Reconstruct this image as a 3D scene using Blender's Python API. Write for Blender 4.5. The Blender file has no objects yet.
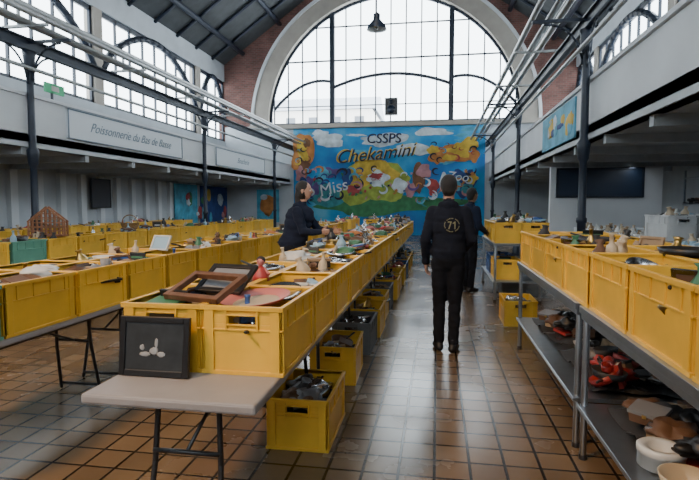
import bpy, math, random
import numpy as np
from mathutils import Vector, Matrix, noise
from mathutils.bvhtree import BVHTree
R = random.Random(7)
S = bpy.context.scene
COL = S.collection
# ---------------------------------------------------------------- materials
def mat(name, col, rough=0.5, metal=0.0, noise_amt=0.0, nscale=8.0, bump=0.0, bscale=30.0, rnd=0.0, spec=0.5):
    m = bpy.data.materials.new(name); m.use_nodes = True
    nt = m.node_tree; b = nt.nodes["Principled BSDF"]
    b.inputs["Base Color"].default_value = (*col, 1); b.inputs["Roughness"].default_value = rough
    b.inputs["Metallic"].default_value = metal; b.inputs["Specular IOR Level"].default_value = spec
    tc = nt.nodes.new("ShaderNodeTexCoord")
    if noise_amt > 0 or rnd > 0:
        n = nt.nodes.new("ShaderNodeTexNoise"); n.inputs["Scale"].default_value = nscale; n.inputs["Detail"].default_value = 4
        nt.links.new(tc.outputs["Object"], n.inputs["Vector"])
        r = nt.nodes.new("ShaderNodeMapRange"); r.inputs[1].default_value = .3; r.inputs[2].default_value = .7
        r.inputs[3].default_value = 1-noise_amt; r.inputs[4].default_value = 1+noise_amt*.4
        nt.links.new(n.outputs["Fac"], r.inputs[0])
        src = r.outputs[0]
        if rnd > 0:
            oi = nt.nodes.new("ShaderNodeObjectInfo")
            r2 = nt.nodes.new("ShaderNodeMapRange"); r2.inputs[3].default_value = 1-rnd; r2.inputs[4].default_value = 1+rnd*.3
            nt.links.new(oi.outputs["Random"], r2.inputs[0])
            mu = nt.nodes.new("ShaderNodeMath"); mu.operation = 'MULTIPLY'
            nt.links.new(src, mu.inputs[0]); nt.links.new(r2.outputs[0], mu.inputs[1]); src = mu.outputs[0]
        mx = nt.nodes.new("ShaderNodeVectorMath"); mx.operation = 'SCALE'; mx.inputs[0].default_value = col
        nt.links.new(src, mx.inputs["Scale"]); nt.links.new(mx.outputs[0], b.inputs["Base Color"])
    if bump > 0:
        n2 = nt.nodes.new("ShaderNodeTexNoise"); n2.inputs["Scale"].default_value = bscale; n2.inputs["Detail"].default_value = 3
        nt.links.new(tc.outputs["Object"], n2.inputs["Vector"])
        bp = nt.nodes.new("ShaderNodeBump"); bp.inputs["Strength"].default_value = bump; bp.inputs["Distance"].default_value = .02
        nt.links.new(n2.outputs["Fac"], bp.inputs["Height"]); nt.links.new(bp.outputs[0], b.inputs["Normal"])
    return m
def brickmat(name, c1, c2, cm, w, h, mortar, rough, plane, offset=.5, bump=.3, rough_var=False):
    m = bpy.data.materials.new(name); m.use_nodes = True
    nt = m.node_tree; b = nt.nodes["Principled BSDF"]
    tc = nt.nodes.new("ShaderNodeTexCoord"); sp = nt.nodes.new("ShaderNodeSeparateXYZ"); cb = nt.nodes.new("ShaderNodeCombineXYZ")
    nt.links.new(tc.outputs["Object"], sp.inputs[0])
    nt.links.new(sp.outputs[plane[0]], cb.inputs[0]); nt.links.new(sp.outputs[plane[1]], cb.inputs[1])
    br = nt.nodes.new("ShaderNodeTexBrick"); br.offset = offset; br.squash = 1
    br.inputs["Color1"].default_value = (*c1, 1); br.inputs["Color2"].default_value = (*c2, 1); br.inputs["Mortar"].default_value = (*cm, 1)
    br.inputs["Scale"].default_value = 1; br.inputs["Mortar Size"].default_value = mortar
    br.inputs["Brick Width"].default_value = w; br.inputs["Row Height"].default_value = h; br.inputs["Mortar Smooth"].default_value = .2
    nt.links.new(cb.outputs[0], br.inputs["Vector"])
    n = nt.nodes.new("ShaderNodeTexNoise"); n.inputs["Scale"].default_value = 1.3; n.inputs["Detail"].default_value = 6
    nt.links.new(tc.outputs["Object"], n.inputs["Vector"])
    mr = nt.nodes.new("ShaderNodeMapRange"); mr.inputs[1].default_value = .3; mr.inputs[2].default_value = .7; mr.inputs[3].default_value = .7; mr.inputs[4].default_value = 1.15
    nt.links.new(n.outputs["Fac"], mr.inputs[0])
    sc = nt.nodes.new("ShaderNodeVectorMath"); sc.operation = 'SCALE'
    nt.links.new(br.outputs["Color"], sc.inputs[0]); nt.links.new(mr.outputs[0], sc.inputs["Scale"])
    nt.links.new(sc.outputs[0], b.inputs["Base Color"]); b.inputs["Roughness"].default_value = rough
    if rough_var:
        m2 = nt.nodes.new("ShaderNodeMapRange"); m2.inputs[1].default_value = .3; m2.inputs[2].default_value = .7; m2.inputs[3].default_value = rough-.05; m2.inputs[4].default_value = rough+.10
        nt.links.new(n.outputs["Fac"], m2.inputs[0]); nt.links.new(m2.outputs[0], b.inputs["Roughness"])
    bp = nt.nodes.new("ShaderNodeBump"); bp.inputs["Strength"].default_value = bump; bp.inputs["Distance"].default_value = .004; bp.invert = True
    nt.links.new(br.outputs["Fac"], bp.inputs["Height"]); nt.links.new(bp.outputs[0], b.inputs["Normal"])
    return m
M_floor = brickmat("floor_tiles", (.185, .128, .078), (.135, .092, .055), (.014, .010, .007), .2, .2, .009, .22, (0, 1), 0, .6, True)
M_brick = brickmat("red_brick", (.20, .085, .07), (.13, .06, .05), (.16, .13, .12), .24, .09, .008, .9, (0, 2))
M_cream = mat("cream_plaster", (.38, .35, .31), .8, noise_amt=.12, nscale=2)
M_white = mat("white_paint", (.62, .65, .68), .7, noise_amt=.10, nscale=1.2)
M_greywall = mat("grey_white_wall", (.48, .52, .56), .75, noise_amt=.12, nscale=1.5)
M_under = mat("gallery_soffit", (.42, .45, .48), .8, noise_amt=.1)
M_iron = mat("dark_iron_paint", (.010, .018, .036), .45, noise_amt=.2)
M_pipe = mat("grey_pipe", (.36, .38, .39), .4, .3, noise_amt=.1)
M_roof = mat("roof_boards", (.055, .06, .065), .85, noise_amt=.25, nscale=3)
M_yel = mat("yellow_plastic", (.80, .47, .045), .40, noise_amt=.14, nscale=5, rnd=.18)
M_grn = mat("green_plastic", (.12, .34, .25), .45, noise_amt=.1)
M_gryp = mat("grey_plastic", (.13, .14, .15), .5, noise_amt=.1)
M_ltp = mat("white_plastic", (.55, .58, .60), .45, noise_amt=.1)
M_table = mat("table_top_plastic", (.27, .26, .265), .5, noise_amt=.08, bump=.05, bscale=150)
M_steel = mat("stainless_steel", (.34, .38, .43), .30, .9, noise_amt=.1, nscale=12)
M_blkm = mat("black_tube", (.02, .02, .022), .4)
M_black = mat("black_frame", (.008, .008, .010), .4)
M_paper = mat("paper_white", (.50, .50, .48), .8)
M_wood = mat("varnished_wood", (.13, .06, .03), .5, noise_amt=.3, nscale=20)
M_redwood = mat("reddish_wood", (.30, .13, .06), .6, noise_amt=.3, nscale=18)
M_wick = mat("wicker", (.35, .22, .11), .8, noise_amt=.4, nscale=60, bump=.6, bscale=90)
M_skin = mat("skin", (.42, .24, .17), .55, noise_amt=.05)
M_skind = mat("skin_dark", (.18, .10, .06), .55)
M_hair = mat("dark_hair", (.010, .008, .008), .6, noise_amt=.4, nscale=80, bump=.5, bscale=150)
M_hood = mat("dark_hoodie", (.0075, .010, .019), .92, noise_amt=.2, bump=.7, bscale=12, spec=.25)
M_pants = mat("black_trousers", (.005, .006, .010), .92, noise_amt=.15, bump=.6, bscale=12, spec=.25)
M_jack = mat("navy_jacket", (.009, .014, .032), .88, noise_amt=.15, bump=.5, bscale=14, spec=.25)
M_shoe = mat("black_shoes", (.008, .008, .009), .5)
M_logo = mat("logo_print", (.22, .21, .12), .8)
M_lip = mat("lips", (.30, .10, .08), .5)
M_eye = mat("eye_white", (.7, .7, .7), .2)
PAL = [mat("ware_%s" % n, c, r, mt) for n, c, r, mt in [
    ("white", (.56, .57, .56), .3, 0), ("cream", (.44, .36, .25), .4, 0), ("red", (.34, .03, .025), .4, 0), ("blue", (.03, .09, .28), .4, 0),
    ("green", (.04, .15, .08), .5, 0), ("black", (.012, .012, .013), .4, 0), ("brown", (.11, .055, .028), .6, 0), ("orange", (.45, .15, .03), .5, 0),
    ("pink", (.46, .15, .14), .5, 0), ("grey", (.17, .18, .20), .5, 0), ("silver", (.50, .52, .55), .22, 1), ("tan", (.28, .19, .11), .7, 0),
    ("lightblue", (.26, .42, .55), .5, 0), ("purple", (.12, .06, .18), .6, 0), ("darkgrey", (.035, .036, .04), .7, 0), ("brass", (.42, .28, .09), .3, 1)]]
WHITE, CREAM, RED, BLUE, GREEN, BLACK, BROWN, ORANGE, PINK, GREY, SILVER, TAN, LBLUE, PURPLE, DGREY, BRASS = PAL
MUTE = [BROWN, BROWN, TAN, TAN, GREY, GREY, DGREY, BLACK, SILVER, SILVER, CREAM, WHITE, BRASS, GREEN, BLUE, BROWN, RED, LBLUE, BLACK]
# ---------------------------------------------------------------- mesh builder
class MB:
    def __init__(s): s.v = []; s.f = []; s.m = []; s.sm = []; s.mats = []
    def raw(s, vs, fs, m, smooth=False, M=None):
        if m not in s.mats: s.mats.append(m)
        k = s.mats.index(m); o = len(s.v)
        for p in vs:
            p = Vector(p); s.v.append(M @ p if M else p)
        for f in fs: s.f.append([i+o for i in f]); s.m.append(k); s.sm.append(smooth)
    def box(s, lo, hi, m, M=None):
        x0, y0, z0 = lo; x1, y1, z1 = hi
        s.raw([(x0,y0,z0),(x1,y0,z0),(x1,y1,z0),(x0,y1,z0),(x0,y0,z1),(x1,y0,z1),(x1,y1,z1),(x0,y1,z1)],
              [(0,3,2,1),(4,5,6,7),(0,1,5,4),(1,2,6,5),(2,3,7,6),(3,0,4,7)], m, False, M)
    def cyl(s, p0, p1, r0, m, r1=None, n=12, M=None, cap=False):
        if r1 is None: r1 = r0
        p0 = Vector(p0); p1 = Vector(p1); d = (p1-p0)
        if d.length < 1e-6: return
        d.normalize(); a = d.orthogonal().normalized(); b = d.cross(a)
        rings = []
        if cap:
            K = 4
            for i in range(K): t = math.pi/2*(1-i/K); rings.append((p0-d*r0*math.sin(t), r0*math.cos(t)))
            rings.append((p0, r0)); rings.append((p1, r1))
            for i in range(1, K+1): t = math.pi/2*i/K; rings.append((p1+d*r1*math.sin(t), r1*math.cos(t)))
        else: rings = [(p0, r0), (p1, r1)]
        vs = []
        for c, r in rings:
            r = max(r, 1e-4)
            for i in range(n):
                t = 2*math.pi*i/n; vs.append(c+a*math.cos(t)*r+b*math.sin(t)*r)
        fs = []
        for k in range(len(rings)-1):
            for i in range(n):
                j = (i+1) % n; fs.append((k*n+i, k*n+j, (k+1)*n+j, (k+1)*n+i))
        fs.append(tuple(range(n))[::-1]); fs.append(tuple(range((len(rings)-1)*n, len(rings)*n)))
        s.raw(vs, fs, m, True, M)
    def path(s, pts, r, m, n=8, M=None):
        for a, b in zip(pts[:-1], pts[1:]): s.cyl(a, b, r, m, n=n, M=M, cap=True)
    def lathe(s, prof, m, n=24, M=None):
        vs = []; fs = []
        for r, z in prof:
            for i in range(n):
                t = 2*math.pi*i/n; vs.append((max(r,1e-4)*math.cos(t), max(r,1e-4)*math.sin(t), z))
        for k in range(len(prof)-1):
            for i in range(n):
                j = (i+1) % n; fs.append((k*n+i, k*n+j, (k+1)*n+j, (k+1)*n+i))
        s.raw(vs, fs, m, True, M)
    def ell(s, c, r, m, n=16, M=None, wob=0, seed=0):
        c = Vector(c); vs = []; fs = []; K = n//2
        for k in range(K+1):
            t = math.pi*k/K
            for i in range(n):
                a = 2*math.pi*i/n
                d = Vector((math.sin(t)*math.cos(a), math.sin(t)*math.sin(a), math.cos(t)))
                q = 1
                if wob: q = 1+wob*noise.noise(d*1.7+Vector((seed, seed*.3, 0)))+wob*.5*noise.noise(d*4+Vector((seed, 3, 1)))
                vs.append(c+Vector((d.x*r[0], d.y*r[1], d.z*r[2]))*q)
        for k in range(K):
            for i in range(n):
                j = (i+1) % n; fs.append((k*n+i, (k+1)*n+i, (k+1)*n+j, k*n+j))
        s.raw(vs, fs, m, True, M)
    def mesh(s, name):
        me = bpy.data.meshes.new(name); me.from_pydata([tuple(p) for p in s.v], [], s.f)
        for m in s.mats: me.materials.append(m)
        me.polygons.foreach_set("material_index", s.m); me.polygons.foreach_set("use_smooth", s.sm)
        me.update(); return me
    def obj(s, name, parent=None, loc=None, rz=0, bevel=0):
        o = bpy.data.objects.new(name, s.mesh(name)); COL.objects.link(o)
        if loc: o.location = loc
        o.rotation_euler[2] = rz
        if parent: o.parent = parent
        if bevel:
            b = o.modifiers.new("bev", 'BEVEL'); b.width = bevel; b.segments = 2; b.limit_method = 'ANGLE'
        return o
def place(me, name, loc, rz=0, parent=None, rot=None):
    o = bpy.data.objects.new(name, me); COL.objects.link(o); o.location = loc
    o.rotation_euler = rot if rot else (0, 0, rz)
    if parent: o.parent = parent
    return o
def bake(o):
    dg = bpy.context.evaluated_depsgraph_get(); dg.update()
    me = bpy.data.meshes.new_from_object(o.evaluated_get(dg)); bpy.data.objects.remove(o); return me
def textmesh(txt, size, m, shear=0, ext=0.002):
    c = bpy.data.curves.new("t", 'FONT'); c.body = txt; c.size = size; c.shear = shear; c.extrude = ext
    c.align_x = 'CENTER'; c.align_y = 'CENTER'; c.resolution_u = 4
    o = bpy.data.objects.new("t", c); COL.objects.link(o)
    me = bake(o); me.materials.clear(); me.materials.append(m); return me
# ---------------------------------------------------------------- people (built first, while the scene is light)
def person(name, loc, rz, P, hood, pants, skin, hair, logo=False, longhair=False, vox=.0105):
    prim = []
    def cap(a, b, ra, rb, m): prim.append(('c', Vector(a), Vector(b), ra, rb, m))
    def ell(c, r, m): prim.append(('e', Vector(c), Vector(r), m))
    hip = Vector(P['hip']); chest = Vector(P['chest']); neck = Vector(P['neck']); head = Vector(P['head'])
    ell(hip+Vector((0,0,.0)), (.160,.120,.13), pants); ell(hip+Vector((0,0,.08)), (.182,.138,.13), hood)
    for t, rx, ry in ((.25,.175,.135),(.5,.172,.13),(.75,.182,.135),(1,.188,.13)): ell(hip.lerp(chest, t)+Vector((0,0,.02*(1-t))), (rx, ry, .13), hood)
    ell(chest.lerp(neck, .35), (.17,.105,.09), hood)
    cap(chest.lerp(neck, .5), neck, .085, .062, hood)
    cap(neck, head, .054, .055, skin)
    fw = Vector(P.get('face', (0,1,0))).normalized(); rt = fw.cross(Vector((0,0,1))).normalized()
    ell(head, (.076 if abs(fw.y) > .7 else .094, .094 if abs(fw.y) > .7 else .076, .115), skin)
    ell(head+fw*.03-Vector((0,0,.065)), (.052,.052,.05), skin)
    cap(head+fw*.088+Vector((0,0,.01)), head+fw*.105-Vector((0,0,.022)), .009, .015, skin)
    for s in (-1, 1): ell(head+rt*s*.079-Vector((0,0,.01))-fw*.005, (.014,.018,.03), skin)
    ell(head-fw*.022+Vector((0,0,.03)), (.086 if abs(fw.y) > .7 else .096, .096 if abs(fw.y) > .7 else .086, .10), hair)
    ell(head-fw*.05-Vector((0,0,.03)), (.070,.06,.07), hair)
    if longhair:
        ell(head-fw*.06-Vector((0,0,.09)), (.07,.055,.11), hair); ell(head-fw*.02-Vector((0,0,.03)), (.075,.088,.10), hair)
    for s in (-1, 0, 1): ell(neck-fw*(.075-.02*abs(s))+rt*s*.055-Vector((0,0,.03)), (.05,.038,.042), hood)
    for side in ('l', 'r'):
        s = -1 if side == 'l' else 1
        sh = chest+Vector((0,0,.06))+rt*s*.158 if 'sh_'+side not in P else Vector(P['sh_'+side]); el = Vector(P['el_'+side]); wr = Vector(P['wr_'+side])
        cap(sh, el, .068, .052, hood); cap(el, wr, .054, .040, hood)
        kn = Vector(P['kn_'+side]); an = Vector(P['an_'+side]); hj = hip+rt*s*.082+Vector((0,0,-.03))
        cap(hj, kn, .094, .068, pants); cap(kn, an+Vector((0,0,.02)), .067, .056, pants)
        ft = Vector(P.get('toe_'+side, (fw.x, fw.y, 0))).normalized()
        a0 = Vector((an.x, an.y, .045)); cap(a0-ft*.04, a0+ft*.08, .043, .040, M_shoe); cap(a0+ft*.08-Vector((0,0,.006)), a0+ft*.16-Vector((0,0,.012)), .040, .030, M_shoe)
        cap(a0, an+Vector((0,0,.03)), .045, .048, M_shoe)
    b = MB()
    for p in prim:
        if p[0] == 'c': b.cyl(p[1], p[2], p[3], hood, p[4], 18, cap=True)
        else: b.ell(p[1], p[2], hood, 20)
    o = b.obj("tmp"); rm = o.modifiers.new("r", 'REMESH'); rm.mode = 'VOXEL'; rm.voxel_size = vox
    sm = o.modifiers.new("s", 'SMOOTH'); sm.factor = .5; sm.iterations = 5
    me = bake(o)
    uniq = []
    for m in [hood, pants, skin, hair, M_shoe]:
        if m not in uniq: uniq.append(m)
    me.materials.clear()
    for m in uniq: me.materials.append(m)
    npol = len(me.polygons); C = np.empty(npol*3, np.float32); me.polygons.foreach_get("center", C); C = C.reshape(-1, 3)
    best = np.full(npol, 1e9); bi = np.zeros(npol, np.int32)
    for p in prim:
        if p[0] == 'c':
            a = np.array(p[1]); d = np.array(p[2])-a; t = np.clip(((C-a) @ d)/max(d @ d, 1e-9), 0, 1)
            q = np.linalg.norm(C-(a+t[:, None]*d), axis=1)-(p[3]+(p[4]-p[3])*t); m = p[5]
        else:
            k = np.linalg.norm((C-np.array(p[1]))/np.array(p[2]), axis=1); q = (k-1)*min(p[2]); m = p[3]
        if m is pants: q = q+.004
        if m is M_shoe: q = q-.002
        w_ = q < best; best[w_] = q[w_]; bi[w_] = uniq.index(m)
    me.polygons.foreach_set("material_index", bi); me.polygons.foreach_set("use_smooth", [True]*npol)
    for v in me.vertices:
        if .1 < v.co.z < 1.45:
            v.co += v.normal*(.008*noise.noise(Vector((v.co.x*9, v.co.y*9, v.co.z*14)))+.006*noise.noise(Vector((v.co.x*4, v.co.y*4, v.co.z*30))))
    me.update()
    ob = bpy.data.objects.new(name, me); COL.objects.link(ob)
    d = MB()
    for side in ('l', 'r'):
        s = -1 if side == 'l' else 1
        el = Vector(P['el_'+side]); wr = Vector(P['wr_'+side]); ax = (wr-el).normalized()
        inn = (-rt*s); nrm = (inn-ax*inn.dot(ax)).normalized(); wd = ax.cross(nrm).normalized()
        if wd.dot(fw) < 0: wd = -wd
        d.cyl(wr-ax*.02, wr+ax*.03, .027, skin, .027, 12, cap=True)
        B = Matrix((wd, nrm, ax)).transposed().to_4x4(); B.translation = wr+ax*.065
        d.ell((0,0,0), (.041,.017,.052), skin, 16, B)
        for k, (off, ln) in enumerate(((.029,.072),(.010,.080),(-.010,.074),(-.028,.058))):
            p = wr+ax*.10+wd*off; dr = ax.copy(); cur = .25
            for j, fr in enumerate((.42,.33,.25)):
                dr = (dr+nrm*(cur+.12*k*.3)).normalized(); q = p+dr*ln*fr
                d.cyl(p, q, .0092-.001*j, skin, .0085-.001*j, 10, cap=True); p = q; cur = .42
        p = wr+ax*.035+wd*.03+nrm*.006; q = p+(wd*.75+ax*.7+nrm*.3).normalized()*.038; r_ = q+(ax*.9+wd*.25+nrm*.3).normalized()*.03
        d.cyl(p, q, .013, skin, .011, 10, cap=True); d.cyl(q, r_, .0105, skin, .009, 10, cap=True)
        e = head+rt*s*.03+fw*.083; d.ell(e, (.012,.012,.009), M_eye, 10); d.ell(e+fw*.009, (.005,.005,.005), BLACK, 8)
        d.cyl(e+Vector((0,0,.02))-rt*.015, e+Vector((0,0,.02))+rt*.015, .004, hair, n=6, cap=True)
    mth = head+fw*.083-Vector((0,0,.058)); d.cyl(mth-rt*.018, mth+rt*.018, .006, M_lip, n=8, cap=True)
    d.obj("hands_and_face", parent=ob)
    if logo:
        bv = BVHTree.FromPolygons([v.co for v in me.vertices], [tuple(p.vertices) for p in me.polygons])
        g = MB(); cz = 1.30; cx = .03
        def dot(x, z, s):
            h = bv.ray_cast(Vector((x, -1, z)), Vector((0, 1, 0)))
            if h[0]: g.ell(h[0], (s, .003, s), M_logo, 8)
        for k in range(30):
            t = 2*math.pi*k/30
            if k % 6: dot(cx+.072*math.cos(t), cz+.066*math.sin(t), .006)
        for k in range(9): dot(cx-.035+.028*k/8, cz+.03, .007)
        for k in range(9): dot(cx-.007-.022*k/8, cz+.03-.065*k/8, .007)
        for k in range(9): dot(cx+.03, cz+.03-.065*k/8, .007)
        for k in range(4): dot(cx+.03-.018*k/3, cz+.03-.014*k/3, .006)
        g.obj("back_print", parent=ob)
    ob.location = loc; ob.rotation_euler[2] = rz
    return ob
person("man_standing", (.115, 5.38, 0), 0, dict(hip=(0,0,.95), chest=(0,.0,1.37), neck=(0,.01,1.53), head=(.0,.03,1.685), face=(.1,1,0),
    el_l=(-.232,-.05,1.15), wr_l=(-.225,.07,.91), el_r=(.238,-.03,1.16), wr_r=(.165,.18,1.03),
    kn_l=(-.085,.03,.50), an_l=(-.085,-.02,.09), kn_r=(.075,.02,.50), an_r=(.060,-.08,.09), toe_l=(-.25,1,0), toe_r=(.3,1,0)), M_hood, M_pants, M_skin, M_hair, logo=True)
person("woman_sorting_goods", (-1.77, 6.35, 0), 0, dict(hip=(-.04,0,.95), chest=(.06,0,1.35), neck=(.09,0,1.52), head=(.12,0,1.68), face=(1,.0,0),
    sh_l=(.07,.17,1.42), sh_r=(.07,-.17,1.42), el_l=(.25,.2,1.18), wr_l=(.43,.15,1.17), el_r=(.16,-.22,1.17), wr_r=(.36,-.16,1.17),
    kn_l=(-.02,.09,.50), an_l=(-.05,.1,.09), kn_r=(.0,-.09,.5), an_r=(-.03,-.1,.09)), M_jack, M_pants, M_skin, M_hair, longhair=True, vox=.0125)
person("woman_browsing", (.54, 9.1, 0), -.9, dict(hip=(0,0,.95), chest=(0,.02,1.36), neck=(0,.04,1.52), head=(0,.07,1.67), face=(0,1,0),
    el_l=(-.23,.02,1.14), wr_l=(-.18,.2,1.02), el_r=(.23,.03,1.14), wr_r=(.15,.24,1.04),
    kn_l=(-.08,.04,.5), an_l=(-.08,-.0,.09), kn_r=(.08,.03,.5), an_r=(.09,-.03,.09)), M_jack, M_pants, M_skind, M_hair, vox=.014)
# ---------------------------------------------------------------- crates & table meshes
def crate_mesh(name, m, L=.6, W=.4, H=.32):
    b = MB(); t = .008; i = .012; w2, l2 = W/2-i, L/2-i
    b.box((-w2, -l2, .004), (w2, l2, .016), m)
    for s in (-1, 1):
        x = s*w2; b.box((min(x, x-s*t), -l2, .01), (max(x, x-s*t), l2, H-.005), m)
        y = s*l2; ya, yb = min(y, y-s*t), max(y, y-s*t)
        b.box((-w2, ya, .01), (w2, yb, .235), m); b.box((-w2, ya, .275), (w2, yb, H-.005), m)
        b.box((-w2, ya, .235), (-.065, yb, .275), m); b.box((.065, ya, .235), (w2, yb, .275), m)
        for z0, z1, e in ((H-.022, H, .012), (.205, .214, .007), (0, .018, .010)):
            xa = s*(w2+e); b.box((min(xa, s*(w2-t)), -l2-e, z0), (max(xa, s*(w2-t)), l2+e, z1), m)
            yo = s*(l2+e); b.box((-w2+t, min(yo, s*(l2-t)), z0), (w2-t, max(yo, s*(l2-t)), z1), m)
        for y in (-.2, -.07, .07, .2):
            xo = s*(w2+.008); b.box((min(x, xo), y-.004, .205), (max(x, xo), y+.004, H-.01), m)
        for y in (-l2+.03, l2-.03):
            xo = s*(w2+.009); b.box((min(x, xo), y-.022, .01), (max(x, xo), y+.022, H-.02), m)
        for xx in (-w2+.03, w2-.03):
            yo = s*(l2+.009); b.box((xx-.022, min(s*l2, yo), .01), (xx+.022, max(s*l2, yo), H-.02), m)
        yo = s*(l2+.010)
        for xa, xb, z0, z1 in ((-.08, -.07, .205, .30), (.07, .08, .205, .30), (-.075, .075, .228, .236), (-.075, .075, .274, .282)):
            b.box((xa, min(s*l2, yo), z0), (xb, max(s*l2, yo), z1), m)
    return bake(b.obj(name, bevel=.0018))
CY = crate_mesh("crate_y", M_yel); CG = crate_mesh("crate_g", M_grn); CK = crate_mesh("crate_k", M_gryp); CB = crate_mesh("crate_b", BLUE); CW = crate_mesh("crate_w", M_ltp)
def table_mesh(L=1.83, W=.76, H=.72):
    b = MB(); b.box((-W/2, -L/2, H-.045), (W/2, L/2, H), M_table)
    top = bake(b.obj("t", bevel=.012))
    b = MB()
    b.box((-W/2+.05, -L/2+.08, H-.07), (-W/2+.08, L/2-.08, H-.045), M_blkm); b.box((W/2-.08, -L/2+.08, H-.07), (W/2-.05, L/2-.08, H-.045), M_blkm)
    for s in (-1, 1):
        y0 = s*(L/2-.2); y1 = s*(L/2-.12)
        for x in (-.14, .14): b.path([(x, y0, H-.05), (x*1.1, y0+s*.02, H-.35), (x*1.25, y1, .015)], .013, M_blkm, 10)
        b.cyl((-.155, y0+s*.03, .42), (.155, y0+s*.03, .42), .011, M_blkm); b.cyl((-.17, y1, .05), (.17, y1, .05), .011, M_blkm)
        b.cyl((-.3, y0, H-.06), (.3, y0, H-.06), .011, M_blkm)
        b.cyl((0, y0+s*.03, .42), (0, s*.2, H-.06), .009, M_blkm)
    return top, b.mesh("folding_frame")
TT, TF = table_mesh()
def table(x, y): o = place(TT, "folding_table", (x, y, 0)); place(TF, "folding_frame", (0, 0, 0), parent=o)
# ---------------------------------------------------------------- mural
def mural_bg():
    m = bpy.data.materials.new("mural_blue"); m.use_nodes = True; nt = m.node_tree; b = nt.nodes["Principled BSDF"]; b.inputs["Roughness"].default_value = .7
    tc = nt.nodes.new("ShaderNodeTexCoord"); n = nt.nodes.new("ShaderNodeTexNoise"); n.inputs["Scale"].default_value = .45; n.inputs["Detail"].default_value = 6
    nt.links.new(tc.outputs["Object"], n.inputs["Vector"]); cr = nt.nodes.new("ShaderNodeValToRGB")
    e = cr.color_ramp.elements; e[0].position = .38; e[0].color = (.01, .14, .42, 1); e[1].position = .70; e[1].color = (.14, .44, .62, 1)
    k = e.new(.54); k.color = (.02, .27, .56, 1)
    nt.links.new(n.outputs["Fac"], cr.inputs[0]); nt.links.new(cr.outputs[0], b.inputs["Base Color"]); return m
MM = {k: mat("mural_"+k, c, .7, noise_amt=.4, nscale=3) for k, c in dict(lime=(.32, .40, .06), yellow=(.62, .42, .05), green=(.04, .20, .08), white=(.55, .63, .68), orange=(.50, .20, .05), brown=(.16, .07, .03), red=(.36, .05, .05), pink=(.46, .22, .24), purple=(.12, .07, .24), black=(.015, .015, .03), cyan=(.10, .38, .54), navy=(.015, .05, .2), teal=(.04, .26, .30)).items()}
YB = 26.0
w = MB(); w.box((-7.3, 0, 0), (2.25, .05, 5.36), mural_bg()); layer = [0]
def mp(u, v): return ((u-437)/20.0, 1.5+(205-v)/20.0)   # mural layout grid: 20 units per metre of wall
def blob(u, v, ru, rv, k, wob=.15, n=28, ang=0, star=0):
    layer[0] += 1; x, z = mp(u, v); y = -.002*layer[0]; vs = []
    sd = R.random()*50
    for i in range(n):
        t = 2*math.pi*i/n; q = 1+wob*noise.noise(Vector((math.cos(t)*1.6+sd, math.sin(t)*1.6, sd)))*1.6
        if star and i % 2: q *= 1-star
        a = math.cos(t)*ru/20*q; c = math.sin(t)*rv/20*q
        vs.append((x+a*math.cos(ang)-c*math.sin(ang), y, z+a*math.sin(ang)+c*math.cos(ang)))
    w.raw(vs, [tuple(range(n))], MM[k])
for i in range(14): blob(R.uniform(300, 475), R.uniform(130, 165), R.uniform(5, 12), R.uniform(1, 2.5), R.choice(['cyan','cyan','white']), .5, 22, R.uniform(-.1, .3))
for a in [(385,205,70,9,'green'),(322,196,22,12,'teal'),(375,184,33,23,'lime'),(370,174,24,16,'yellow'),(386,192,22,9,'lime'),(415,150,16,6,'white'),(385,141,24,7,'white'),(330,140,16,6,'white'),(320,134,10,4,'white'),(430,134,18,4,'white'),
          (301,155,10,20,'orange'),(301,150,6,12,'yellow'),(303,164,6,5,'brown'),(305,142,4,5,'brown'),(299,174,6,7,'pink'),(300,188,7,12,'navy'),(312,186,7,11,'purple'),
          (452,154,20,8,'orange'),(459,152,13,6,'yellow'),(438,158,8,7,'orange'),(468,145,7,5,'yellow'),(432,151,6,4,'yellow'),(471,157,5,7,'orange'),(448,159,7,3,'yellow'),
          (418,180,7,14,'brown'),(424,172,6,6,'pink'),(433,188,6,9,'red'),(410,190,5,8,'pink'),(443,183,5,8,'white'),
          (377,179,11,8,'white'),(377,176,6,3,'red'),(399,186,8,6,'white'),(355,190,6,5,'red'),(347,178,5,11,'navy'),
          (330,172,8,5,'purple'),(322,176,5,9,'cyan'),(462,182,12,13,'navy'),(470,180,5,5,'yellow'),(466,190,7,5,'teal'),(454,184,6,8,'cyan')]:
    blob(*a, wob=.35)
def curl(u, v, s, k, a0):
    layer[0] += 1; P = []
    for i in range(14):
        t = i/13; a = a0+t*4.2; r = s*(1-.6*t); P.append((u+math.cos(a)*r, v+math.sin(a)*r*.8, (.25+.9*math.sin(math.pi*t))*s*.16))
    L = []; Q = []
    for i, (pu, pv, h) in enumerate(P):
        q0 = P[max(0, i-1)]; q1 = P[min(13, i+1)]; dx = q1[0]-q0[0]; dy = q1[1]-q0[1]; n = math.hypot(dx, dy) or 1
        a = mp(pu-dy/n*h, pv+dx/n*h); b = mp(pu+dy/n*h, pv-dx/n*h); L.append((a[0], -.002*layer[0], a[1])); Q.append((b[0], -.002*layer[0], b[1]))
    w.raw(L+Q, [(i, i+1, 15+i, 14+i) for i in range(13)], MM[k])
for i in range(50): curl(R.uniform(298, 474), R.uniform(168, 202), R.uniform(3, 7), R.choice(['red','white','cyan','black','pink','navy','purple','teal','orange','black','white','cyan','navy']), R.uniform(0, 6))
for i in range(12): curl(R.uniform(432, 472), R.uniform(146, 162), R.uniform(2, 5), R.choice(['brown','black','red','cyan']), R.uniform(0, 6))
for i in range(10): curl(R.uniform(295, 310), R.uniform(138, 175), R.uniform(2, 5), R.choice(['brown','black','cyan','yellow']), R.uniform(0, 6))
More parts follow.
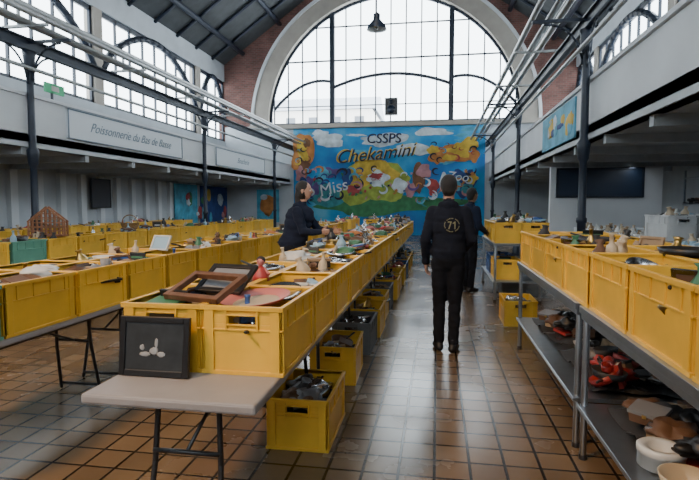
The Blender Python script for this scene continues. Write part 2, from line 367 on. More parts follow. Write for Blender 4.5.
for i in range(30): blob(R.uniform(298, 475), R.uniform(172, 202), R.uniform(1, 3), R.uniform(1, 3), R.choice(['red','white','yellow','green','pink','navy','cyan','orange','black']), .4, 14, R.random()*3, .45)
mu = w.obj("mural", loc=(0, YB-.06, 0))
def mtext(t, u, v, size, k, sh=.2, rot=0):
    layer[0] += 3; x, z = mp(u, v); place(textmesh(t, size, MM[k], sh), "lettering", (x, -.002*layer[0], z), parent=mu, rot=(math.pi/2, -rot, 0))
mtext("CSSPS", 384, 140, .66, 'navy', .1); mtext("CSSPS", 384.6, 140.4, .66, 'black', .1)
mtext("Chekamini", 374, 154.5, .94, 'yellow', .4, .09); mtext("Chekamini", 374.8, 155.2, .90, 'black', .4, .09)
mtext("Miss", 334, 188, .85, 'white', .1, .25); mtext("Zoo", 456, 178, .6, 'white', .2, -.1); mtext("café", 377, 179, .3, 'red', 0)
# ---------------------------------------------------------------- room
XL, XR, CX = -11.0, 6.3, -2.35
YF = -8.0
GL, GR = -7.5, 2.45
CYL = (-5.9, 1.3, 8.55, 15.75, 23.0); CYR = (-5, 2, 9, 16, 23)
def roofz(x): return 14.8-.7*abs(x-CX)
f = MB(); f.box((XL-.3, YF-.4, -.2), (XR+.3, YB+.4, 0), M_floor); f.obj("floor")
def gable(name, y0, y1):
    w = MB(); r = 6.3; zc = 5.55
    def slab(xa, xb, za0, zb0, za1, zb1, m):
        w.raw([(xa,y0,za0),(xb,y0,zb0),(xb,y1,zb0),(xa,y1,za0),(xa,y0,za1),(xb,y0,zb1),(xb,y1,zb1),(xa,y1,za1)],
              [(0,3,2,1),(4,5,6,7),(0,1,5,4),(1,2,6,5),(2,3,7,6),(3,0,4,7)], m)
    N = 48; pts = [(CX-r*math.cos(math.pi*i/N), zc+r*math.sin(math.pi*i/N)) for i in range(N+1)]
    for a, b in zip(pts[:-1], pts[1:]): slab(a[0], b[0], a[1], b[1], roofz(a[0]), roofz(b[0]), M_brick)
    slab(XL, CX-r, zc, zc, roofz(XL), roofz(CX-r), M_brick); slab(CX+r, XR, zc, zc, roofz(CX+r), roofz(XR), M_brick)
    w.box((XL, y0, 0), (XR, y1, zc), M_greywall)
    return w.obj(name)
gable("wall_back", YB, YB+.4); gable("wall_front", YF-.4, YF)
w = MB(); N = 64
for i in range(N):
    vs = []
    for t in (math.pi*i/N, math.pi*(i+1)/N):
        for r, y in ((6.25, YB-.22), (7.0, YB-.22), (7.0, YB+.01), (6.25, YB+.42)): vs.append((CX-r*math.cos(t), y, 5.55+r*math.sin(t)))
    w.raw(vs, [(0,4,5,1),(1,5,6,2),(0,3,7,4),(0,1,2,3),(4,7,6,5)], M_cream)
for i in range(N):
    vs = []
    for t in (math.pi*i/N, math.pi*(i+1)/N):
        for r, y in ((7.0, YB-.3), (7.15, YB-.3), (7.15, YB), (7.0, YB)): vs.append((CX-r*math.cos(t), y, 5.55+r*math.sin(t)))
    w.raw(vs, [(0,4,5,1),(1,5,6,2),(0,3,7,4)], M_white)
w.box((CX-7.2, YB-.34, 5.36), (CX+7.2, YB, 5.56), M_cream)
w.obj("trim_1")
def archwin(name, y):
    w = MB(); r = 6.3; zc = 5.55
    def vbar(x, t, z0=zc):
        h = math.sqrt(max(0, r*r-(x-CX)**2)); w.box((x-t/2, y-t/2, z0), (x+t/2, y+t/2, zc+h), M_iron)
    k = -6.0
    while k < 6.2:
        vbar(CX+k, .06); k += .75
    for x in (CX-2.95, CX+2.95): vbar(x, .24)
    for z, t in ((zc+.06, .14), (8.75, .07), (10.4, .06), (6.5, .045)):
        h = math.sqrt(max(.01, r*r-(z-zc)**2)); w.box((CX-h, y-t/2, z-t/2), (CX+h, y+t/2, z+t/2), M_iron)
    def arc(x0, x1, za, zm, zb, t):
        P = []
        for i in range(17):
            u = i/16; P.append(Vector((x0+(x1-x0)*u, y, (1-u)**2*za+2*u*(1-u)*zm+u*u*zb)))
        for a, b in zip(P[:-1], P[1:]): w.cyl(a, b, t, M_iron, n=6)
    arc(CX-2.95, CX+2.95, 7.4, 8.6, 7.4, .08); arc(CX-6.0, CX-2.95, 6.4, 8.1, 7.7, .075); arc(CX+2.95, CX+6.0, 7.7, 8.1, 6.4, .075)
    P = [Vector((CX-6.22*math.cos(math.pi*i/48), y, zc+6.22*math.sin(math.pi*i/48))) for i in range(49)]
    for a, b in zip(P[:-1], P[1:]): w.cyl(a, b, .09, M_iron, n=6)
    return w.obj(name)
archwin("window_1", YB+.15); archwin("window_2", YF-.15)
for side, X, sg, cys in (("left", XL, -1, CYL), ("right", XR, 1, CYR)):
    w = MB(); xa, xb = (X-.35, X) if sg < 0 else (X, X+.35)
    zt = roofz(X)+.1
    w.box((xa, YF-.4, 0), (xb, YB+.4, 4.8), M_greywall); w.box((xa, YF-.4, 7.9), (xb, YB+.4, zt), M_greywall)
    for y in cys: w.box((xa, y-.22, 4.8), (xb, y+.22, 7.9), M_cream)
    w.box((xa, YF-.4, 4.8), (xb, YF, 7.9), M_brick); w.box((xa, YB, 4.8), (xb, YB+.4, 7.9), M_brick)
    w.obj("wall_"+side)
    ed = [YF-.22]+list(cys)+[YB+.22]
    for bi in range(len(ed)-1):
        ya, yb = ed[bi]+.22, ed[bi+1]-.22
        w = MB(); xm = X+.12*sg
        n = max(2, int((yb-ya)/.8))
        for i in range(n+1):
            y = ya+(yb-ya)*i/n; t = .06 if 0 < i < n else .2
            w.box((xm-.04, y-t/2, 4.8), (xm+.04, y+t/2, 7.9), M_iron)
        for z, t in ((4.85, .1), (5.8, .05), (6.8, .06), (7.82, .16)): w.box((xm-.04, ya, z-t/2), (xm+.04, yb, z+t/2), M_iron)
        P = [Vector((xm-.08*sg, ya+(yb-ya)*i/16, 6.0+1.85*math.sin(math.pi*i/16)**.7)) for i in range(17)]
        for a, b in zip(P[:-1], P[1:]): w.cyl(a, b, .12, M_iron, n=6)
        w.obj("window_%d" % (3+bi+(0 if sg < 0 else 6)))
w = MB()
for sg, X in ((-1, XL-.5), (1, XR+.5)):
    za = roofz(X); zb = roofz(CX)
    w.raw([(X,YF-.5,za),(CX,YF-.5,zb),(CX,YB+.5,zb),(X,YB+.5,za),(X,YF-.5,za+.2),(CX,YF-.5,zb+.2),(CX,YB+.5,zb+.2),(X,YB+.5,za+.2)],
          [(0,3,2,1),(4,5,6,7),(0,1,5,4),(1,2,6,5),(2,3,7,6),(3,0,4,7)], M_roof)
w.obj("ceiling")
w = MB()
for sg, X in ((-1, XL), (1, XR)):
    y = YF+1
    while y < YB: w.cyl((X, y, roofz(X)-.1), (CX, y, roofz(CX)-.1), .07, M_iron, n=6); y += 1.75
    for k in (.12, .35, .6, .85):
        x = X+(CX-X)*k; w.cyl((x, YF, roofz(x)-.2), (x, YB, roofz(x)-.2), .11, M_iron, n=6)
w.obj("roof_rafters")
for side, X0, X1, sg, cys in (("left", GL, XL, -1, CYL), ("right", GR, XR, 1, CYR)):
    w = MB(); a, b = min(X0, X1), max(X0, X1)
    w.box((a, YF, 2.57), (b, YB, 2.82), M_under)
    xi = X0; t = .14*sg
    lo, hi = min(xi, xi+t), max(xi, xi+t)
    w.box((lo, YF, 2.57), (hi, YB, 3.5), M_white)
    w.box((lo-.05, YF, 3.5), (hi+.05, YB, 3.56), M_white)
    w.box((lo-.03, YF, 2.57), (hi+.03, YB, 2.66), M_greywall)
    y = YF+.75
    while y < YB:
        w.box((a+.05, y-.06, 2.43), (b-.02, y+.06, 2.57), M_under); y += 1.75
    w.obj("gallery_"+side)
    for y in cys:
        c = MB(); xc = X0-.12*sg
        T = Matrix.Translation((xc, y, 0))
        c.box((xc-.13, y-.13, 0), (xc+.13, y+.13, .08), M_iron)
        k = .72
        c.lathe([(r*k, z) for r, z in [(.15,.08),(.15,.2),(.12,.26),(.13,.34),(.1,.4),(.092,1.2),(.115,1.22),(.115,1.28),(.09,1.3),(.082,2.2),(.12,2.25),(.14,2.42),(.15,2.5),(.09,2.56),(.08,3.9),(.11,3.95),(.14,4.2),(.16,4.3),(.001,4.3)]], M_iron, 20, T)
        for d in (-1, 1):
            P = [Vector((xc, y+d*(.06+.6*(1-math.cos(math.pi/2*i/8))), 3.7+.62*math.sin(math.pi/2*i/8))) for i in range(9)]
            for p, q in zip(P[:-1], P[1:]): c.cyl(p, q, .018, M_iron, n=6)
        P = [Vector((xc-sg*(.06+.6*(1-math.cos(math.pi/2*i/8))), y, 3.75+.66*math.sin(math.pi/2*i/8))) for i in range(9)]
        for p, q in zip(P[:-1], P[1:]): c.cyl(p, q, .02, M_iron, n=6)
        c.box((min(xc, xc-sg*.85), y-.025, 4.43), (max(xc, xc-sg*.85), y+.025, 4.48), M_iron)
        c.obj("cast_iron_column")
    w = MB(); xc = X0-.12*sg
    w.box((xc-.06, YF, 4.3), (xc+.06, YB, 4.33), M_iron); w.box((xc-.015, YF, 4.3), (xc+.015, YB, 4.5), M_iron); w.box((xc-.06, YF, 4.49), (xc+.06, YB, 4.52), M_iron)
    w.obj("iron_beam_"+side)
    w = MB()
    for dx, z, r in ((.35, 4.62, .055), (.55, 4.58, .04), (.78, 4.64, .05)):
        w.cyl((xc-sg*dx, YF, z), (xc-sg*dx, YB-.4, z), r, M_pipe, n=10)
    w.cyl((xc-sg*.3, YF, 4.95), (xc-sg*.3, YB-.4, 4.95), .06, M_pipe, n=10)
    for y in range(-7, 26, 3):
        w.box((xc-sg*.3-.02, y-.02, 4.52), (xc-sg*.3+.02, y+.02, 4.95), M_pipe)
        w.box((min(xc, xc-sg*.85), y-.03, 4.52), (max(xc, xc-sg*.85), y+.03, 4.56), M_pipe)
    w.cyl((xc-sg*.14, YF, 3.95), (xc-sg*.14, YB-.4, 3.95), .035, M_pipe, n=10)
    for y in cys: w.box((min(xc, xc-sg*.16), y-.02, 3.93), (max(xc, xc-sg*.16), y+.02, 3.97), M_pipe)
    w.obj("service_pipes_"+side)
M_signtxt = mat("sign_text", (.16, .22, .28), .7); M_sign = mat("sign_board", (.60, .65, .70), .6)
for y0, y1, t in ((9.6, 14.4, "Poissonnerie du Bas de Basse"), (16.8, 21.8, "Boucherie"), (2.4, 7.2, "Primeurs")):
    w = MB(); w.box((GL+.0, y0, 2.86), (GL+.05, y1, 3.47), M_sign)
    for a, b, c, d in ((y0, y1, 2.86, 2.88), (y0, y1, 3.45, 3.47), (y0, y0+.02, 2.86, 3.47), (y1-.02, y1, 2.86, 3.47)): w.box((GL+.05, a, c), (GL+.065, b, d), M_signtxt)
    o = w.obj("gallery_sign")
    me = textmesh(t, .29, M_signtxt, .5); place(me, "lettering", (GL+.055, (y0+y1)/2, 3.17), parent=o, rot=(math.pi/2, 0, math.pi/2))
w = MB(); ex = mat("exit_green", (.05, .45, .2), .5)
w.box((GL+.02, 9.0, 3.68), (GL+.07, 9.5, 3.86), ex); w.box((GL+.0, 9.2, 3.55), (GL+.03, 9.24, 3.70), M_iron); w.box((GL+.07, 9.15, 3.72), (GL+.075, 9.35, 3.82), M_paper); w.obj("exit_sign")
w = MB()
y = -7
while y < 26:
    w.box((XL, y-.12, 0), (XL+.14, y+.12, 2.43), M_white); y += .9
w.obj("trim_2")
def frame(name, w_, h, M, inner, fm=M_black, t=.04, d=.025):
    b = MB(); b.box((-w_/2, -d/2, 0), (-w_/2+t, d/2, h), fm); b.box((w_/2-t, -d/2, 0), (w_/2, d/2, h), fm)
    b.box((-w_/2+t, -d/2, 0), (w_/2-t, d/2, t), fm); b.box((-w_/2+t, -d/2, h-t), (w_/2-t, d/2, h), fm)
    if inner: b.box((-w_/2+t, -d*.1, t), (w_/2-t, d*.3, h-t), inner)
    o = b.obj(name, bevel=.003); o.matrix_world = M; return o
RZ = lambda a: Matrix.Rotation(a, 4, 'Z'); RX = lambda a: Matrix.Rotation(a, 4, 'X'); RY = lambda a: Matrix.Rotation(a, 4, 'Y'); TR = lambda *p: Matrix.Translation(p)
frame("framed_poster", 1.0, .95, TR(XL+.17, 15.4, 1.40) @ RZ(math.pi/2), mat("poster_dark", (.05, .05, .06), .5))
w = MB()
for i, (y0, y1, k) in enumerate(((20.2, 22.3, 'cyan'), (22.6, 25.7, 'navy'))):
    w.box((XL+.14, y0, .5), (XL+.17, y1, 2.4), MM[k])
for i in range(14):
    y = R.uniform(20.5, 25.4); z = R.uniform(.8, 2.1)
    w.ell((XL+.175, y, z), (.012, R.uniform(.1, .35), R.uniform(.1, .3)), MM[R.choice(['yellow','red','white','green','pink','cyan'])], wob=.3, seed=i)
w.obj("graffiti_panels")
w = MB(); w.box((-9.3, YB-.05, .6), (-8.1, YB, 2.3), MM['cyan']); w.ell((-8.7, YB-.05, 1.5), (.4, .012, .5), MM['orange'], wob=.3); w.ell((-8.9, YB-.05, 1.9), (.2, .02, .15), MM['white']); w.obj("painted_panel")
w = MB(); w.box((2.75, 13.5, 0), (5.3, 13.65, 2.43), M_white); w.obj("wall_partition")
frame("blackboard", 2.0, .72, TR(3.88, 13.47, 1.68), mat("slate", (.015, .03, .06), .35), M_iron, .05, .05)
w = MB(); w.box((GR-.03, 10.0, 2.72), (GR, 12.9, 3.45), MM['cyan'])
for i in range(12): w.ell((GR-.03, R.uniform(10.3, 12.6), R.uniform(2.9, 3.3)), (.008, R.uniform(.1, .35), R.uniform(.05, .2)), MM[R.choice(['yellow','navy','white','cyan'])], wob=.3, seed=i)
w.obj("painted_banner")
w = MB(); T = TR(-1.87, 16, 6.8)
w.lathe([(.30,0),(.27,.10),(.17,.22),(.10,.30),(.10,.45),(.04,.5),(.001,.5)], M_iron, 24, T); w.lathe([(.29,.005),(.24,.1),(.1,.22)], M_white, 24, T)
w.ell((0,0,.1), (.08,.08,.1), M_paper, M=T); w.cyl((0,0,.5), (0,0,roofz(-1.87)-6.8), .012, M_iron, M=T, n=6); w.obj("pendant_lamp")
w = MB(); w.box((-2.55, 25.3, 5.85), (-1.95, 25.6, 6.65), M_blkm); w.cyl((-2.25, 25.3, 6.1), (-2.25, 25.28, 6.1), .2, M_iron); w.cyl((-2.25, 25.3, 6.45), (-2.25, 25.28, 6.45), .1, M_iron); w.box((-2.3, 25.6, 6.2), (-2.2, 26.12, 6.3), M_iron); w.obj("loudspeaker")
w = MB(); Mf = mat("facade_stone", (.85, .80, .74), .9); w.box((-16, 44, 0), (-5.5, 52, 9.6), Mf); w.raw([(-16.3,43.7,9.6),(-5.2,43.7,9.6),(-5.2,52,9.6),(-16.3,52,9.6),(-16.3,48,11.4),(-5.2,48,11.4)], [(0,1,5,4),(3,4,5,2),(0,4,3),(1,2,5)], mat("slate_roof", (.5,.52,.56), .7))
for i in range(5):
    for z in (3, 5.6, 7.8): w.box((-15+i*2, 43.96, z), (-14.2+i*2, 44.02, z+1.2), GREY)
w.obj("building_outside")
# ---------------------------------------------------------------- bric-a-brac items (local base at z=0)
def it_book(b, M, c, s=1):
    w_, l, h = .11*s, .16*s, R.uniform(.015, .035); b.box((-w_/2,-l/2,0),(w_/2,l/2,.003),c,M); b.box((-w_/2,-l/2,h-.003),(w_/2,l/2,h),c,M)
    b.box((-w_/2,-l/2,0),(-w_/2+.003,l/2,h),c,M); b.box((-w_/2+.003,-l/2+.004,.003),(w_/2-.005,l/2-.004,h-.003),M_paper,M)
def it_plate(b, M, c, s=1): b.lathe([(.001,.004),(.06*s,.004),(.07*s,.008),(.11*s,.022),(.112*s,.02),(.07*s,.0),(.001,0)], c, 22, M)
def it_bowl(b, M, c, s=1): b.lathe([(.001,.01),(.04*s,.012),(.075*s,.04),(.09*s,.075),(.094*s,.075),(.08*s,.035),(.045*s,0),(.001,0)], c, 20, M)
def it_cup(b, M, c, s=1):
    b.lathe([(.001,.006),(.03,.006),(.036,.09),(.04,.09),(.036,.004),(.03,0),(.001,0)], c, 16, M)
    b.path([Vector((.038+.025*math.sin(t), 0, .045-.028*math.cos(t))) for t in [math.pi*i/6 for i in range(7)]], .005, c, 6, M)
def it_vase(b, M, c, s=1): b.lathe([(.001,0),(.035,0),(.055,.05),(.05,.10),(.022,.14),(.02,.165),(.032,.18),(.028,.18),(.016,.16),(.016,.14)], c, 20, M)
def it_bottle(b, M, c, s=1): b.lathe([(.001,0),(.034,0),(.036,.01),(.036,.12),(.03,.145),(.013,.165),(.012,.205),(.015,.207),(.015,.22),(.001,.22)], c, 16, M)
def it_cloth(b, M, c, s=1): b.ell((0,0,.03), (.11*s,.09*s,.045), c, 20, M, .55, R.random()*90)
def it_frame(b, M, c, s=1):
    a, h, t = .11*s, .14*s, .018
    for p, q in (((-a,-h,0),(-a+t,h,.015)),((a-t,-h,0),(a,h,.015)),((-a+t,-h,0),(a-t,-h+t,.015)),((-a+t,h-t,0),(a-t,h,.015))): b.box(p, q, c, M)
    b.box((-a+t,-h+t,.002),(a-t,h-t,.006), R.choice(MUTE), M)
def it_box(b, M, c, s=1):
    b.box((-.08,-.055,0),(.08,.055,.05),c,M); b.box((-.084,-.059,.05),(.084,.059,.068),R.choice(MUTE),M); b.box((-.01,-.062,.04),(.01,-.058,.058),BRASS,M)
def it_toy(b, M, c, s=1):
    b.ell((0,0,.05),(.04,.035,.05),c,14,M); b.ell((0,0,.12),(.033,.033,.033),c,14,M)
    for sx in (-1,1):
        b.ell((sx*.025,0,.15),(.012,.008,.013),c,10,M); b.cyl((sx*.035,0,.08),(sx*.07,.02,.06),.014,c,n=8,M=M,cap=True); b.cyl((sx*.02,.0,.015),(sx*.035,.06,.012),.016,c,n=8,M=M,cap=True)
        b.ell((sx*.012,.03,.127),(.004,.004,.004),BLACK,8,M)
    b.ell((0,.032,.112),(.012,.012,.009),CREAM,8,M)
def it_shoe(b, M, c, s=1):
    b.ell((0,0,.035),(.038,.06,.03),c,14,M); b.ell((0,.07,.025),(.036,.06,.024),c,14,M); b.lathe([(.034,.03),(.036,.075),(.031,.075),(.029,.04)],c,14,M@TR(0,-.03,0)); b.box((-.036,-.06,0),(.036,.12,.01),BLACK,M)
def it_pan(b, M, c, s=1):
    b.lathe([(.001,.004),(.09*s,.004),(.105*s,.045),(.109*s,.045),(.094*s,0),(.001,0)], c, 22, M); b.cyl((.1*s,0,.035),(.24*s,0,.06),.009,BLACK,n=8,M=M,cap=True)
ITEMS = [it_book, it_book, it_plate, it_bowl, it_cup, it_vase, it_bottle, it_cloth, it_cloth, it_frame, it_box, it_cloth, it_book, it_pan, it_pan]
def pile(name, W, L, z0, n, items=ITEMS, hh=.05, base=None, pal=MUTE):
    b = MB(); g = 14; vs = []; fs = []; sd = R.random()*60; base = base or R.choice([DGREY, BROWN, GREY, TAN, DGREY, BLACK])
    for i in range(g+1):
        for j in range(g+1):
            x = -W/2+W*i/g; y = -L/2+L*j/g; vs.append((x, y, z0-.03+.05*noise.noise(Vector((x*7+sd, y*7, 0)))))
    for i in range(g):
        for j in range(g): k = i*(g+1)+j; fs.append((k, k+g+1, k+g+2, k+1))
    b.raw(vs, fs, base, True)
    for k in range(n):
        fn = R.choice(items); ti = R.choice([0, .15, .4, .9, 1.3]) if fn in (it_book, it_frame, it_plate) else R.uniform(0, .5)
        if fn is it_bottle: ti = R.choice([.1, 1.4])
        M = TR(R.uniform(-1, 1)*max(.02, W/2-.105), R.uniform(-1, 1)*max(.02, L/2-.11), z0-.02+R.uniform(0, hh)) @ RZ(R.uniform(0, 6.28)) @ RX(ti)
        s = R.uniform(.75, 1.0); fn(b, M, R.choice(pal), s)
    return b.mesh(name)
LOW = [pile("bric_a_brac", .365, .565, .14, 12, hh=.05) for i in range(6)]
PILES = [pile("bric_a_brac", .365, .565, .20, 14) for i in range(9)]
TALL = [pile("bric_a_brac", .365, .565, .25, 16, hh=.09, pal=MUTE+[ORANGE, RED, PINK]) for i in range(8)]
BOOKS = [pile("bric_a_brac", .365, .565, .20, 14, items=[it_book, it_book, it_box, it_frame]) for i in range(2)]
WHITES = [pile("bric_a_brac", .365, .565, .23, 16, items=[it_plate, it_bowl, it_cup, it_cloth, it_vase], pal=[WHITE, WHITE, CREAM, GREY, LBLUE, TAN, SILVER], base=GREY) for i in range(4)]
DARKS = [pile("bric_a_brac", .365, .565, .22, 13, items=[it_shoe, it_cloth, it_cloth, it_box, it_pan, it_frame], pal=[BLACK, DGREY, BROWN, GREY, TAN, SILVER, SILVER], base=DGREY) for i in range(5)]
def crate(x, y, z, kind=CY, cont=None, rz=0):
    o = place(kind, "storage_crate", (x, y, z), rz+R.uniform(-.012, .012))
    if cont is None: cont = R.choice(PILES+BOOKS+LOW)
    if cont: place(cont, "bric_a_brac", (0, 0, 0), R.choice([0, math.pi]), parent=o)
    return o
for i in range(7): table(-1.07, 1.88+.915+i*1.86)
for i in range(21):
    y = 2.21+.3+i*.615
    for j, x in enumerate((-1.275, -.872)):
        c = R.choice(PILES+DARKS) if i < 3 else R.choice(PILES+DARKS+TALL)
        if i > 4 and R.random() < .7: c = R.choice(TALL)
        if i == 0: c = DARKS[0] if j == 0 else LOW[0]
        crate(x, y, .72, CY, c)
for i in range(7): table(-2.85, 2.0+.915+i*1.86)
for i in range(20):
    y = 1.98+.3+i*.615
    for j, x in enumerate((-3.065, -2.662)):
        crate(x, y, .72, CG if (i == 0) else CY, R.choice(TALL) if (R.random() < .2 and i > 3) else R.choice(LOW+PILES+DARKS[:2]))
for X, y0, k in ((-5.6, 5.0, 18), (-7.95, 6.6, 14)):
    for i in range(int(k*.615/1.86)+1): table(X, y0+.915+i*1.86-.2)
    for i in range(k):
        for j, x in enumerate((X-.2, X+.203)): crate(x, y0+.3+i*.615, .72, CG if (i == 1 and j == 1) else CY, R.choice(TALL+PILES+LOW+LOW))
for i in range(3): table(-2.9+i*.8, 17.2)
for i in range(3):
    for k in range(3): crate(-2.9+i*.8, 16.6+k*.62, .72, CY, R.choice(TALL))
crate(-.83, 3.27, 0, CY, DARKS[3], 0)
crate(-.86, 4.45, 0, CY, DARKS[1], .03)
crate(-.84, 5.35, 0, CK, DARKS[2]); crate(-.82, 6.05, 0, CY, PILES[0]); crate(-.85, 6.9, 0, CY, DARKS[1]); crate(-.85, 7.6, 0, CK, PILES[2])
crate(-.8, 8.4, 0, CY, TALL[0]); crate(-.82, 9.2, 0, CY, PILES[3]); crate(-.8, 10, 0, CY, TALL[1]); crate(-.8, 10.8, 0, CB, PILES[1])
crate(-.8, 11.5, 0, CY, TALL[2]); crate(-.8, 12.3, 0, CY, TALL[3]); crate(-.8, 13.1, 0, CY, TALL[4])
def bench(x0, x1, y0, y1, H=.91):
    b = MB(); b.box((x0, y0, H-.04), (x1, y1, H), M_steel); b.box((x0, y0, .30), (x1, y1, .325), M_steel)
    b.box((x0+.01, y0+.01, H-.075), (x0+.03, y1-.01, H-.04), M_steel)
    for x in (x0+.035, x1-.035):
        for y in (y0+.04, y1-.04): b.cyl((x, y, .02), (x, y, H-.04), .019, M_steel); b.cyl((x, y, 0), (x, y, .03), .024, M_blkm)
    return b.obj("steel_workbench", bevel=.003)
bench(.83, 1.68, 3.28, 5.6); bench(.83, 1.68, .85, 3.2); bench(.86, 1.6, 8.2, 10.3)
for i in range(7):
    y = 5.27-i*.615
    if y < 1.1: break
    for j, x in enumerate((1.05, 1.455)): crate(x, y, .91, CY, R.choice(DARKS+PILES))
for i in range(3):
    for x in (1.08, 1.485): crate(x, 8.55+i*.615, .91, CY, R.choice(TALL))
crate(1.1, 8.7, .325, CY, DARKS[0]); crate(1.1, 9.5, .325, CB, PILES[3]); crate(1.03, 6.85, 0, CY, DARKS[2]); crate(1.25, 9.0, 0, CK, 0)
SH = [pile("bric_a_brac_pile", .6, 1.0, .035, 26, items=[it_shoe, it_shoe, it_cloth, it_cloth, it_cloth, it_box, it_pan, it_bowl, it_book], hh=.07, pal=[BLACK, DGREY, BROWN, BROWN, TAN, RED, GREY, DGREY, BLACK], base=DGREY) for i in range(2)]
for i, y in enumerate((1.45, 2.6, 3.85, 5.0)): place(SH[i % 2], "bric_a_brac_pile", (1.27, y, .335), R.choice([0, math.pi]))
w = MB(); w.lathe([(.001,0),(.095,0),(.095,.06),(.099,.06),(.099,.085),(.09,.092),(.055,.085),(.055,.05),(.001,.05)], WHITE, 28, TR(1.0, 2.45, .335)); w.obj("round_tin")
w = MB(); w.lathe([(.001,.01),(.05,.012),(.085,.04),(.10,.085),(.106,.085),(.092,.035),(.055,0),(.001,0)], CREAM, 28, TR(1.0, 2.2, .335)); w.obj("porcelain_bowl")
for i in range(5):
    table(3.2, 3.5+i*1.86)
    if i > 0: table(4.4, 3.5+i*1.86)
for i in range(14):
    y = 3.0+i*.62
    for x in (3.0, 3.405): crate(x, y, .72, CW, R.choice(WHITES))
    if i > 3:
        for x in (4.2, 4.605): crate(x, y, .72, R.choice([CW, CK]), R.choice(WHITES+TALL[:2]))
for k, (x, y) in enumerate(((3.0, 5.5), (3.35, 6.7), (3.0, 7.35), (3.4, 8.0), (3.0, 4.85))):    # stacked upper boxes
    crate(x, y-.02, 1.05, [CW, CK, CW][k % 3], WHITES[k % 4], .1)
w = MB()
for y in (10.6, 12.2, 13.3):
    for x in (5.7, 6.15): w.box((x-.02, y-.02, 0), (x+.02, y+.02, 2.3), M_steel)
for z in (.3, .9, 1.5, 2.1): w.box((5.66, 10.6, z), (6.2, 13.3, z+.03), M_steel)
sh = w.obj("shelving_unit")
for z in (.33, .93, 1.53):
    for y in (11.4, 12.75): place(SH[0], "bric_a_brac", (5.93, y, z), 0, parent=sh)
# ---------------------------------------------------------------- hero items
def trs(*a):
    M = Matrix.Identity(4)
    for x in a: M = M @ x
    return M
pf = frame("framed_picture", .34, .27, TR(-1.262, 2.125, .723) @ RX(-.12), DGREY, M_black, .028, .022)
b = MB(); b.box((-.142, -.004, .028), (.142, -.0025, .242), mat("print_dark", (.03, .035, .04), .35, noise_amt=.4, nscale=15))
MD = mat("print_light", (.26, .27, .28), .5)
for x, z, rx, rz in ((-.045,.10,.028,.010), (.0,.115,.022,.016), (.035,.10,.02,.012), (.01,.15,.008,.022), (-.06,.13,.012,.012)): b.ell((x, -.004, z), (rx, .0015, rz), MD, wob=.3, seed=x*9)
b.obj("print", parent=pf)
frame("wooden_picture_frame", .34, .25, trs(TR(-1.17, 2.30, 1.048), RZ(-.30), RX(-1.2)), None, M_wood, .032, .03)
frame("black_picture_frame", .28, .22, trs(TR(-1.12, 2.50, 1.05), RZ(-.2), RX(-1.0)), GREY, M_black, .028, .02)
b = MB(); b.lathe([(.001,.012),(.115,.012)], CREAM, 36, trs(RX(.10), RY(-.08))); b.lathe([(.115,.012),(.13,.022),(.168,.036),(.172,.034),(.13,.008),(.10,0),(.001,0)], PINK, 36, trs(RX(.10), RY(-.08))); b.obj("serving_platter", loc=(-.875, 2.42, 1.015))
b = MB(); b.lathe([(.001,.012),(.06,.012),(.11,.026),(.113,.022),(.06,0),(.001,0)], SILVER, 32, RX(.3)); b.obj("dinner_plate", loc=(-.85, 2.78, 1.00))
b = MB(); b.lathe([(.001,0),(.055,0),(.05,.03),(.03,.075),(.022,.09),(.001,.095)], RED, 18); b.ell((0,0,.12),(.026,.026,.03),PINK,14); b.ell((0,.006,.13),(.029,.027,.027),M_hair,14)
for s in (-1,1): b.cyl((s*.02,0,.08),(s*.055,-.01,.045),.009,PINK,n=8,cap=True); b.ell((s*.01,-.025,.122),(.003,.003,.004),BLACK,8)
b.obj("doll", loc=(-1.10, 3.13, 1.02))
# gabled lattice rack
b = MB(); b.box((-.25,-.06,0),(.25,.06,.025),M_redwood)
for yy in (-.055, .043):
    for i in range(9):
        x = -.24+i*.06; h = .42-abs(x)*.80; b.box((x-.008,yy,.02),(x+.008,yy+.012,h),M_redwood)
    for z in (.07,.13,.19): b.box((-.245,yy-.004,z),(.245,yy+.014,z+.014),M_redwood)
    for z, hw in ((.26,.19),(.32,.115)): b.box((-hw,yy-.004,z),(hw,yy+.014,z+.014),M_redwood)
    for s in (-1,1): b.cyl((0,yy+.006,.425),(s*.255,yy+.006,.215),.012,M_redwood,n=8,cap=True); b.cyl((s*.25,yy+.006,.01),(s*.25,yy+.006,.22),.012,M_redwood,n=8,cap=True)
for z in (.12,.24): b.box((-.23,-.05,z),(.23,.05,z+.01),TAN)
b.obj("wooden_display_rack", loc=(-5.6, 6.72, 1.045), rz=.3)
b = MB(); b.lathe([(.001,.0),(.12,0),(.15,.06),(.17,.12),(.175,.12),(.165,.12),(.145,.06),(.115,.012),(.001,.012)], M_wick, 26)
b.path([Vector((.165*math.cos(t),0,.12+.15*math.sin(t))) for t in [math.pi*i/12 for i in range(13)]], .009, M_wick); b.obj("wicker_basket", loc=(-5.75, 9.0, 1.04))
frame("blue_framed_print", .22, .17, trs(TR(-2.85, 4.95, 1.03), RZ(-.2), RX(-.5)), LBLUE, WHITE, .015)
def single(name, fn, c, loc, rz=0, s=1, tilt=0):
    b = MB(); fn(b, RX(tilt), c, s); b.obj(name, loc=loc, rz=rz)
single("porcelain_bowl", it_bowl, WHITE, (-2.95, 4.2, .97)); single("folded_cloth", it_cloth, WHITE, (-2.75, 3.2, 1.0), s=1.2)
single("porcelain_jug", it_cup, GREY, (-2.62, 3.75, .98)); single("stuffed_toy", it_toy, BROWN, (-2.75, 6.2, 1.0), 2.5); single("orange_cloth", it_cloth, ORANGE, (-2.7, 8.2, 1.0))
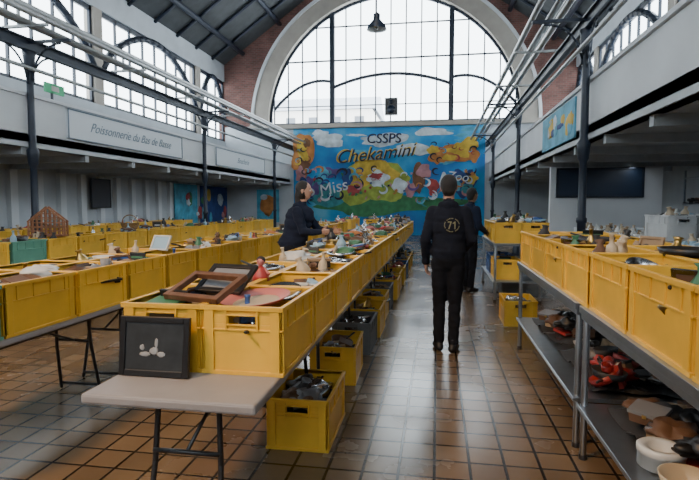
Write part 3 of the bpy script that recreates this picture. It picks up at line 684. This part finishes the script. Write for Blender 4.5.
single("frying_pan", it_pan, BLACK, (1.35, 3.1, 1.22), .6, 1.3); single("frying_pan", it_pan, DGREY, (1.2, 4.2, 1.21), 2.0, 1.2); single("glass_vase", it_vase, LBLUE, (-1.0, 5.4, 1.0)); single("stuffed_toy", it_toy, TAN, (-.9, 6.6, 1.02), 3.0)
single("folded_cloth", it_cloth, WHITE, (-1.2, 4.3, 1.02), s=1.2); single("saucepan", it_pan, SILVER, (-.88, 4.7, 1.02), 1.0, s=1.2); single("handbag", it_box, BLACK, (-.9, 3.9, 1.02), .4); single("saucepan", it_pan, SILVER, (-1.25, 3.6, 1.01), 2.5, s=1.2)
single("folded_cloth", it_cloth, RED, (-.9, 9.2, 1.04), s=1.2); single("folded_cloth", it_cloth, GREEN, (-1.2, 10.2, 1.04), s=1.3); single("folded_cloth", it_cloth, ORANGE, (-1.2, 7.5, 1.04), s=1.2)
# ---------------------------------------------------------------- world + lights + camera
wd = bpy.data.worlds.new("sky"); S.world = wd; wd.use_nodes = True; bg = wd.node_tree.nodes["Background"]
bg.inputs[0].default_value = (.84, .94, 1, 1); bg.inputs[1].default_value = 8.5
def area(name, loc, rot, sx, sy, e, c):
    l = bpy.data.lights.new(name, 'AREA'); l.shape = 'RECTANGLE'; l.size = sx; l.size_y = sy; l.energy = e; l.color = c
    o = bpy.data.objects.new(name, l); COL.objects.link(o); o.location = loc; o.rotation_euler = rot; return o
area("ridge_fill_light", (CX, 6, 12.8), (0, 0, 0), 2.2, 20, 500, (1, .93, .82))  # added fill standing in for skylights; the roof has no opening here
area("gallery_fill_light", (-9.3, 13, 2.4), (0, 0, 0), .12, 24, 60, (.85, .93, 1))  # added fill to brighten under the left gallery, no fixture modelled
area("gallery_fill_light", (4.6, 9, 2.4), (0, 0, 0), .12, 12, 30, (.85, .93, 1))  # same added fill below the right gallery
l = bpy.data.lights.new("warm_spot_lamp", 'SPOT'); l.energy = 2600; l.color = (1, .56, .22); l.spot_size = math.radians(70); l.spot_blend = .8; l.shadow_soft_size = .5
o = bpy.data.objects.new("warm_spot_lamp", l); COL.objects.link(o); o.location = (-4.6, -1.5, 7)
o.rotation_euler = (Vector((-2.6, 2.4, 0))-o.location).to_track_quat('-Z', 'Y').to_euler()
cam = bpy.data.cameras.new("camera"); co = bpy.data.objects.new("camera", cam); COL.objects.link(co)
cam.lens = 36*518/699; cam.sensor_width = 36; cam.clip_start = .05
co.location = (0, 0, 1.5); co.rotation_euler = (math.radians(90-3.87), 0, math.radians(9.6)); S.camera = co
